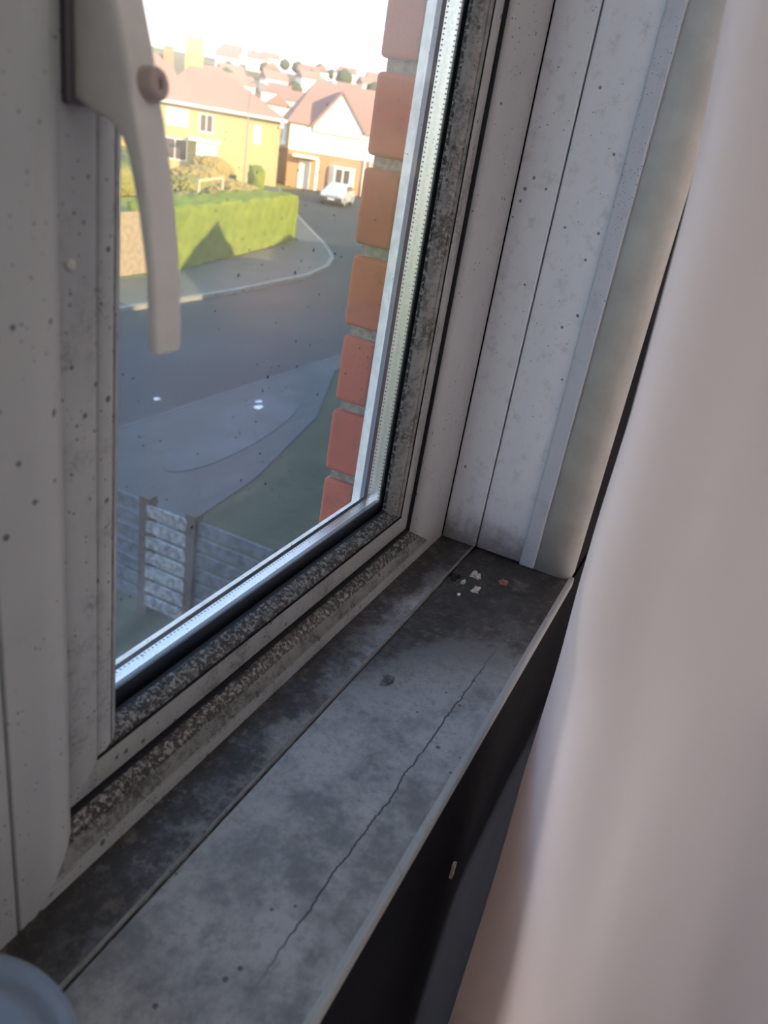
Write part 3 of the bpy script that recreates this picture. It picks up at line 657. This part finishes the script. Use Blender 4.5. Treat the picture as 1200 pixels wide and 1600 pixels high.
flat('path', [(11.0 + 2.4 * math.cos(k * .1745)  + .35 * math.sin(k * .1745), 7.35 + .62 * math.sin(k * .1745)  + .3 * math.cos(k * .1745)) for k in range(36)], G + .012, M['oval'], 'pale flat slab crossing the near footway', .03, 'path')  # low-contrast pale shape laid over the near footway
# lawn strip behind the hedge rises gently to the houses
# hedge with a clipped face
def blob_box(name, m, ax, hgt, depth, seg, seed, amp, taper=.0):
    """a clipped hedge: soft box along a polyline axis ax=[(x,y),...] (front foot line), with a leafy displaced skin"""
    bb = B(); L_ = [0]
    for a, c in zip(ax, ax[1:]): L_.append(L_[-1] + math.dist(a, c))
    def at(s_):
        for i in range(len(ax) - 1):
            if s_ <= L_[i + 1] or i == len(ax) - 2:
                u = (s_ - L_[i]) / (L_[i + 1] - L_[i]); a, c = ax[i], ax[i + 1]; d = ((c[0] - a[0]) / (L_[i + 1] - L_[i]), (c[1] - a[1]) / (L_[i + 1] - L_[i]))
                return (a[0] + (c[0] - a[0]) * u, a[1] + (c[1] - a[1]) * u), d
    nx = max(6, int(L_[-1] / seg)); nz = max(4, int(hgt / seg)); ny = max(3, int(depth / seg))
    prof = [(0, k / nz) for k in range(nz + 1)] + [(k / ny, 1) for k in range(1, ny + 1)] + [(1, 1 - k / nz) for k in range(1, nz + 1)]
    v = []; np_ = len(prof)
    for i in range(nx + 1):
        (px, py), d = at(L_[-1] * i / nx)
        for (u, q) in prof:
            e_ = min(1, min(i, nx - i) / 3 + .35) if hgt < 1.2 else 1
            p = Vector((px - d[1] * u * depth, py + d[0] * u * depth, G + q * hgt * e_))
            dn = mnoise.noise(p * 1.1 + Vector((seed, 0, 0))) * amp * 1.2 + mnoise.noise(p * 4.3 + Vector((seed, 3, 0))) * amp + mnoise.noise(p * 11 + Vector((seed, 7, 1))) * amp * .5
            out = Vector((d[1] * (1 if u < .5 else -1) * (.6 if q < .999 else .1), -d[0] * (1 if u < .5 else -1) * (.6 if q < .999 else .1), 1.0 if q > .8 else .0))
            v.append(p + out * dn)
    f = [(i * np_ + k, (i + 1) * np_ + k, (i + 1) * np_ + k + 1, i * np_ + k + 1) for i in range(nx) for k in range(np_ - 1)]
    f.append(tuple(range(np_))); f.append(tuple(nx * np_ + k for k in range(np_)))
    bb.add(v, f, 0, True); return bb.build(name, m)
hg = blob_box('hedge', M['hedge'], [(20.6, 16.95), (27.2, 18.55), (33.0, 20.0)], 1.95, 1.5, .14, 1, .10)
tag(hg, 'long clipped green hedge across the street, a roof shadow on its face', 'hedge')
hg = blob_box('hedge', M['hedge'], [(49.2, 32.6), (54.5, 36.6)], 1.5, .9, .2, 5, .12)
tag(hg, 'smaller green hedge farther along the side road, before the white house', 'hedge')
def shrub(x, y, rx, ry, h, m, label, seed):
    bm = bmesh.new(); bmesh.ops.create_icosphere(bm, subdivisions=6, radius=1); bb = B()
    for q in bm.verts:
        p = q.co.copy(); d = 1 + .09 * mnoise.noise(p * 1.7 + Vector((seed, 0, 0))) + .10 * mnoise.noise(p * 5 + Vector((0, seed, 0))) + .13 * mnoise.noise(p * 16) + .07 * mnoise.noise(p * 31)
        q.co = Vector((p.x * rx * d, p.y * ry * d, max(p.z, -.25) * h * d))
    bm.verts.index_update(); bb.add([q.co for q in bm.verts], [[q.index for q in f_.verts] for f_ in bm.faces], 0, True); bm.free()
    o = bb.build('shrub', m); o.location = (x, y, G + .2 * h); return tag(o, label, 'shrub')
shrub(37.6, 26.6, 2.6, 1.7, 1.25, M['shrub_brown'], 'broad tan shrub just behind the free end of the hedge', 1)
shrub(32.0, 25.5, 2.4, 1.7, .95, M['shrub_olive'], 'low olive shrub behind the middle of the hedge', 2)
shrub(44.6, 34.6, 3.0, 1.9, 1.15, M['shrub_brown'], 'rounded brown bush below the blank right half of the buff house wall', 3)
shrub(39.8, 31.2, 2.6, 1.8, .95, M['shrub_olive'], 'low olive bush below the porch of the buff brick house', 4)
shrub(49.8, 37.6, 2.0, 1.5, 1.5, M['shrub_brown'], 'brown bush by the shaded gap between the two houses', 5)
shrub(35.6, 34.0, 2.6, 1.9, 1.0, M['shrub_olive'], 'olive bush left of the house porch, behind the rails', 6)
# rails in the gardens behind the hedge
def rails(x0, y0, x1, y1, hgts, label, posts):
    rt = empty('rail_fence', (x0, y0, G), label, 'fence')
    for hh in hgts: B().obox((0, 0, hh), (x1 - x0, y1 - y0, 0), (.05, .08, 0), (0, 0, .10)).build('rail', M['rail_wood'], rt)
    for q in posts: B().box(-.05, .06, -.05, .06, 0, max(hgts) + .1).build('post', M['rail_wood'], rt).location = ((x1 - x0) * q, (y1 - y0) * q, 0)
    return rt
rails(28.6, 22.2, 32.2, 23.6, (2.05,), 'low pale timber rail standing behind the hedge', (0, .95))
rails(22.5, 23.0, 26.5, 24.6, (1.1, 2.0), 'pale two-rail fence on the grass seen left of the handle', (0, .5, 1))
# tan boarded gate to the left of the hedge
gt = empty('boarded_gate', (16.6, 16.75, G), 'tan close-boarded gate at the left end of the hedge', 'gate', rz=math.atan2(.25, 3.4))
B().box(0, 3.6, 0, .05, .05, 1.85).build('board_panel', M['fence_board'], gt)
for q in (0, 3.5): B().box(q, q + .12, -.05, .08, 0, 1.98).build('post', M['fence_board'], gt)
# slatted side fence in the front garden
fn = empty('slatted_fence', (5.6, 3.2, G), 'grey slatted timber fence with pale middle bay in the front garden', 'fence')
for k, (ya, yb) in enumerate(((3.2, 4.16), (4.24, 4.73), (4.80, 6.0))):
    for i in range(7):
        z = .12 + i * .175; pale = (k == 1)
        o = B().box(-.012 - .05 * pale, .012 - .05 * pale, ya - 3.2, yb - 3.2, z, z + .125).build('slat', M['slat_pale'] if pale else M['slat_grey'], fn)
        if pale: part_label(o, 'pale slat of the middle bay')
for q in (3.18, 4.20, 4.765, 6.0): B().box(-.06, .06, q - 3.2 - .06, q - 3.2 + .06, 0, 1.36).build('post', M['post_brown'], fn)
def paper(name, x, y, r, m, label, cat_, seed, z=None):
    o = flake(name, x / K, y / K, r, m, label, cat_, .02, seed); o.location.z = G if z is None else z
def z_road(): return G - .10
paper('paper_scrap', 11.13, 9.35, .085, M['litter'], 'white paper scrap on the asphalt below the handle tip', 'litter', 21, G - .099)
paper('paper_scrap', 12.31, 7.88, .10, M['litter'], 'white crumpled scrap on the near footway', 'litter', 22, G + .001)
paper('paper_scrap', 12.0, 7.70, .16, M['litter'], 'longer flat white scrap on the near footway beside the crumpled one', 'litter', 23, G + .001)

# ------------------------------------------------------------------ houses across the street
NRM = Vector((-.8, -.6, 0)); EX = Vector((.6, -.8, 0)); DP = Vector((.8, .6, 0))
def hrot(): return math.atan2(EX.y, EX.x)     # local +x along the front, local +y into the house
def hwin(parent, x, z, w_, h, pane='curtained_pane', y=-.05, bars=1):
    f_ = B(); t_ = .09
    f_.box(x, x + w_, y, .06, z, z + t_); f_.box(x, x + w_, y, .06, z + h - t_, z + h); f_.box(x, x + t_, y, .06, z + t_, z + h - t_); f_.box(x + w_ - t_, x + w_, y, .06, z + t_, z + h - t_)
    for k in range(bars): q = x + w_ * (k + 1) / (bars + 1); f_.box(q - .035, q + .035, y, .06, z + t_, z + h - t_)
    o = f_.build('window', M['white_paint'], parent)
    B().box(x + t_, x + w_ - t_, y + .03, .05, z + t_, z + h - t_).build('pane', M[pane], o); return o
# buff brick house: hip roof, eaves level with the viewer's eye
ha = empty('house', (55.9, 42.1, G - .14), 'buff brick house with hipped tile roof, opposite the window', 'house', rz=hrot())
B().box(-4.6, 5.1, 0, 8, 0, 4.95).build('wall', M['house_brick'], ha)
def hiproof(parent, x0, x1, y0, y1, ze, zr, i0, i1, m, name='roof'):
    ym = (y0 + y1) / 2
    v = [(x0, y0, ze), (x1, y0, ze), (x1, y1, ze), (x0, y1, ze), (x0 + i0, ym, zr), (x1 - i1, ym, zr)]
    return B().add(v, [(0, 1, 5, 4), (2, 3, 4, 5), (0, 4, 3), (1, 2, 5), (0, 3, 2, 1)]).build(name, m, parent)
hiproof(ha, -5.0, 5.5, -.4, 8.4, 5.05, 8.05, 3.2, 5.4, M['roof_tile'])
B().box(-5.05, 5.55, -.48, -.36, 4.88, 5.08).build('gutter', M['white_paint'], ha)
ch = B().box(-2.6, -1.2, 3.6, 4.8, 6.6, 9.7).build('chimney', M['house_brick'], ha)
for q in (-2.3, -1.5): B().lathe([(.14, 0), (.12, .5), (.10, .5)], (q, 4.2, 9.7), 12).build('chimney_pot', M['orange_brick'], ch)
hwin(ha, -3.7, 3.35, 1.7, 1.25); hwin(ha, -1.2, 3.2, 1.1, 1.35, 'dark_glass'); hwin(ha, 3.0, 3.0, .6, 1.35)
hwin(ha, -3.9, .9, 1.9, 1.6, 'dark_glass')
pc = B().box(-1.9, .5, -1.5, 0, 2.55, 2.75).build('porch_canopy', M['white_paint'], ha)
B().box(-1.3, .3, -1.3, 0, 0, 2.5).build('porch', M['white_paint'], ha)
tag(B().rbox(-.35, .35, -.3, .3, 0, .9, .08).build('yellow_bin', M['yellow']), 'yellow bin by the buff brick house wall', 'bin').location = (51.6, 44.7, G - .14)
# white gabled house
wx = Vector((62.6, 39.4, 0))
hb = empty('house', (wx.x, wx.y, G - .14), 'white rendered gabled house with orange brick ground floor', 'house', rz=hrot())
B().box(0, 14, 0, 8, 0, 2.95).build('ground_floor_wall', M['orange_brick'], hb)
B().box(-.02, 14, -.02, 8, 2.95, 5.0).build('upper_wall', M['render'], hb)
B().prism([(1.9, 4.6), (6.4, 4.6), (6.4, 5.0), (4.05, 7.75), (1.9, 5.0)], 'y', -.25, 5).build('gable', M['render'], hb)
B().prism([(8.0, 4.6), (12.4, 4.6), (12.4, 5.0), (10.2, 7.3), (8.0, 5.0)], 'y', -.25, 5).build('gable', M['render'], hb)
hiproof(hb, -.4, 14.4, -.3, 8.4, 5.0, 8.6, 2.6, 3, M['roof_tile'])
for (gx, gh, hw) in ((4.05, 7.75, 2.3), (10.2, 7.3, 2.35)):
    bb = B()
    for s_ in (-1, 1): bb.obox((gx, -.45, gh + .02), (s_ * hw, 0, -(gh - 4.9)), (0, 5.4, 0), (s_ * .08, 0, .14))
    bb.build('gable_roof', M['roof_tile'], hb)
hwin(hb, .8, 3.3, .9, 1.2, 'curtained_pane', -.07); hwin(hb, 3.4, 3.3, 1.4, 1.3, 'curtained_pane', -.07)
B().box(1.0, 2.0, -.08, .05, 0, 2.2).build('door', M['white_paint'], hb); B().box(.3, 2.5, -1.0, 0, 2.45, 2.65).build('porch_canopy', M['white_paint'], hb)
B().box(2.35, 2.6, -1.0, -.75, 0, 2.45).build('porch_post', M['white_paint'], hb)
bb = B().prism([(3.6, 0), (4.0, -.7), (5.5, -.7), (5.9, 0)], 'z', .5, 2.2); o = bb.build('bay_window', M['white_paint'], hb)
B().box(4.15, 4.7, -.73, -.68, .75, 2.0).build('pane', M['dark_glass'], o); B().box(4.85, 5.35, -.73, -.68, .75, 2.0).build('pane', M['dark_glass'], o)
B().tube([(6.6, -.1, 0), (6.6, -.1, 4.9)], .08, 8).build('drainpipe', M['white_paint'], hb); B().tube([(7.1, -.1, 0), (7.1, -.1, 4.9)], .08, 8).build('drainpipe', M['white_paint'], hb)
bb = B().box(-.06, .02, 1.5, 3.6, 3.2, 4.6); part_label(bb.build('window', M['dark_glass'], hb), 'dark side window')
B().box(-.5, 0, 3, 8, 0, 2.9).build('side_extension', M['orange_brick'], hb)
B().box(-.55, .1, 2.8, 8, 2.9, 3.1).build('extension_roof', M['white_paint'], hb)
# pink-roofed house behind on the left
hc = empty('house', (72.5, 63.0, G - .14), 'house with pinkish roof behind the buff brick house chimney', 'house', rz=hrot())
B().box(-9, 3, 0, 8, 0, 5.0).build('wall', M['house_brick'], hc); hiproof(hc, -9.5, 3.5, -.4, 8.4, 5.0, 9.3, 4.5, 2.0, M['roof_tile'])
B().box(1.0, 2.0, 3.4, 4.4, 7.6, 10.2).build('chimney', M['orange_brick'], hc)
hwin(hc, -3.2, 3.2, 1.4, 1.3); hwin(hc, -7, 3.2, 1.4, 1.3); hwin(hc, -7, .9, 1.6, 1.4); hwin(hc, -3.2, .9, 1.6, 1.4, 'dark_glass')
# street lamp
ll = empty('street_lamp', (43.4, 30.3, G), 'slim street lamp in front of the buff brick house', 'street lamp')
B().tube([(0, 0, 0), (0, 0, 1.0), (0, 0, 1.02), (0, 0, 6.6)], [.09, .09, .055, .045], 12).build('post', M['lamp_grey'], ll)
B().tube([(0, 0, 6.55), (.15, -.2, 6.66), (.4, -.52, 6.66)], .035, 8).build('arm', M['lamp_grey'], ll)
o = B().rbox(.25, .62, -.80, -.40, 6.58, 6.76, .04).build('lamp_head', M['white_paint'], ll)
# parked car
def car(x, y, rz, label):
    c = empty('car', (x, y, G - .10), label, 'car', rz=rz)
    side = [(-2.05, .35), (-2.1, .75), (-1.95, .92), (-1.15, 1.0), (-.45, 1.44), (.9, 1.47), (1.65, 1.05), (2.05, .95), (2.1, .4), (1.9, .28), (-1.9, .28)]
    bb = B(); n = len(side); v = []
    for yy, sc_ in ((-.84, .93), (-.78, 1.0), (.78, 1.0), (.84, .93)):
        for (a, z) in side:
            inn = .17 * max(0, (z - .95) / .5); s_ = (abs(yy) - inn) * (1 if yy > 0 else -1)
            v.append((a * (1 if sc_ == 1 else .985), s_, z if sc_ == 1 else .62 + (z - .62) * sc_))
    f = [tuple(range(n))[::-1], tuple(3 * n + k for k in range(n))]
    for r_ in range(3):
        for k in range(n): f.append((r_ * n + k, r_ * n + (k + 1) % n, (r_ + 1) * n + (k + 1) % n, (r_ + 1) * n + k))
    bb.add(v, f, 0, False); bd = bb.build('body', M['silver'], c); bevel(bd, .05, 3)
    B().prism([(-1.10, 1.02), (-.45, 1.41), (-.41, 1.43), (-1.06, 1.04)], 'y', -.60, .60).build('windscreen', M['dark_glass'], c)
    for s_ in (-1, 1):
        B().prism([(-.85, 1.02), (-.38, 1.36), (.85, 1.38), (1.35, 1.05)], 'y', s_ * .70, s_ * .80).build('side_window', M['dark_glass'], c)
        for q in (-1.3, 1.3):
            w_ = B().lathe([(0, -.1), (.30, -.1), (.33, -.06), (.33, .06), (.30, .1), (0, .1)], (0, 0, 0), 28).build('wheel', M['tyre'], c); w_.rotation_euler = (math.pi / 2, 0, 0); w_.location = (q, s_ * .76, .33)
            B().lathe([(0, -.11), (.18, -.11), (.2, -.1), (.2, .1), (.18, .11), (0, .11)], (0, 0, 0), 20).build('hub_cap', M['silver'], w_)
        B().rbox(-2.14, -1.98, s_ * .62 - .17, s_ * .62 + .17, .66, .82, .03).build('headlight', M['headlight'], c)
        B().rbox(-.75, -.6, s_ * .92 - .09, s_ * .92 + .09, .98, 1.1, .03).build('wing_mirror', M['silver'], c)
    B().rbox(-2.16, -1.95, -.80, .80, .30, .58, .04).build('bumper', M['dark_plastic'], c)
    B().rbox(-2.18, -2.1, -.26, .26, .42, .53, .01).build('number_plate', M['white_paint'], c)
    return c
car(55.0, 30.0, math.radians(16), 'silver hatchback parked in front of the white gabled house')

# ------------------------------------------------------------------ far hillside with its small houses and trees
bb = B(); n1, n2 = 60, 24; v = []
def hz(x, y):
    d = math.hypot(x, y); t_ = max(0, min(1, (d - 150) / 330)); return G - .3 + (t_ * t_ * (3 - 2 * t_)) * 27 + 1.5 * mnoise.noise(Vector((x * .01, y * .01, 0)))
for i in range(n1 + 1):
    a = math.radians(20 + 62 * i / n1)
    for j in range(n2 + 1): d = 120 + 480 * j / n2; x, y = d * math.sin(a), d * math.cos(a); v.append((x, y, hz(x, y)))
bb.add(v, [(i * (n2 + 1) + j, (i + 1) * (n2 + 1) + j, (i + 1) * (n2 + 1) + j + 1, i * (n2 + 1) + j + 1) for i in range(n1) for j in range(n2)], 0, True)
struct(bb.build('hill', M['hill'], fix=False), 'sunlit hillside far behind the houses', 'hill')
rnd = random.Random(5)
SPOTS = []
while len(SPOTS) < 42:
    a_, d_ = math.radians(rnd.uniform(53.5, 63)), rnd.uniform(185, 450)
    if all(math.hypot(d_ * math.sin(a_) - q * math.sin(p), d_ * math.cos(a_) - q * math.cos(p)) > 13.5 for p, q in SPOTS): SPOTS.append((a_, d_))
hm = B().box(-4, 4, -3, 3, -1, 4.5); hw_ = hm.build('distant_house', M['render']); hr = hiproof(hw_, -4.4, 4.4, -3.4, 3.4, 4.5, 7.2, .1, .1, M['roof_tile'])
hw_.location = (0, 0, -500); first = True
for i in range(26):
    a, d = SPOTS[i]; x, y = d * math.sin(a), d * math.cos(a)
    if first: o = hw_; first = False
    else:
        o = hw_.copy(); COL.objects.link(o); q = hr.copy(); COL.objects.link(q); q.parent = o
    o.location = (x, y, hz(x, y)); o.rotation_euler = (0, 0, rnd.choice((-.9, -.6, .5, -1.1)))
    tag(o, 'tiny pale house among others on the distant hillside', 'house', 'small houses on the distant hillside')
bm = bmesh.new(); bmesh.ops.create_icosphere(bm, subdivisions=3, radius=1); bb = B()
for q in bm.verts: p = q.co.copy(); q.co = p * (1 + .3 * mnoise.noise(p * 2.1) + .15 * mnoise.noise(p * 6))
bm.verts.index_update(); tree_v = [q.co.copy() for q in bm.verts]; tree_f = [[q.index for q in f_.verts] for f_ in bm.faces]; bm.free()
cr = B().add([(p.x * 4, p.y * 4, p.z * 4 + 6) for p in tree_v], tree_f, 0, True); tk = B().tube([(0, 0, -1), (0, 0, 4)], .35, 8)
t0 = empty('distant_tree', (0, 0, 0)); tcw = cr.build('crown', M['tree_far'], t0); ttr = tk.build('trunk', M['post_brown'], t0)
first = True
for i in range(16):
    a, d = SPOTS[26 + i]; x, y = d * math.sin(a), d * math.cos(a)
    if first: o = t0; first = False
    else:
        o = t0.copy(); COL.objects.link(o)
        for q in (tcw, ttr): c2 = q.copy(); COL.objects.link(c2); c2.parent = o
    o.location = (x, y, hz(x, y)); s_ = rnd.uniform(.45, .8); o.scale = (s_, s_, s_)
    tag(o, 'small round tree on the distant hillside', 'tree', 'trees on the distant hillside')
o = t0.copy(); COL.objects.link(o)
for q in (tcw, ttr): c2 = q.copy(); COL.objects.link(c2); c2.parent = o
d = 150; a = math.radians(60.9); o.location = (d * math.sin(a), d * math.cos(a), G + 6.0); o.scale = (.6, .6, .55)
tag(o, 'dark tree showing just above the white gable', 'tree')
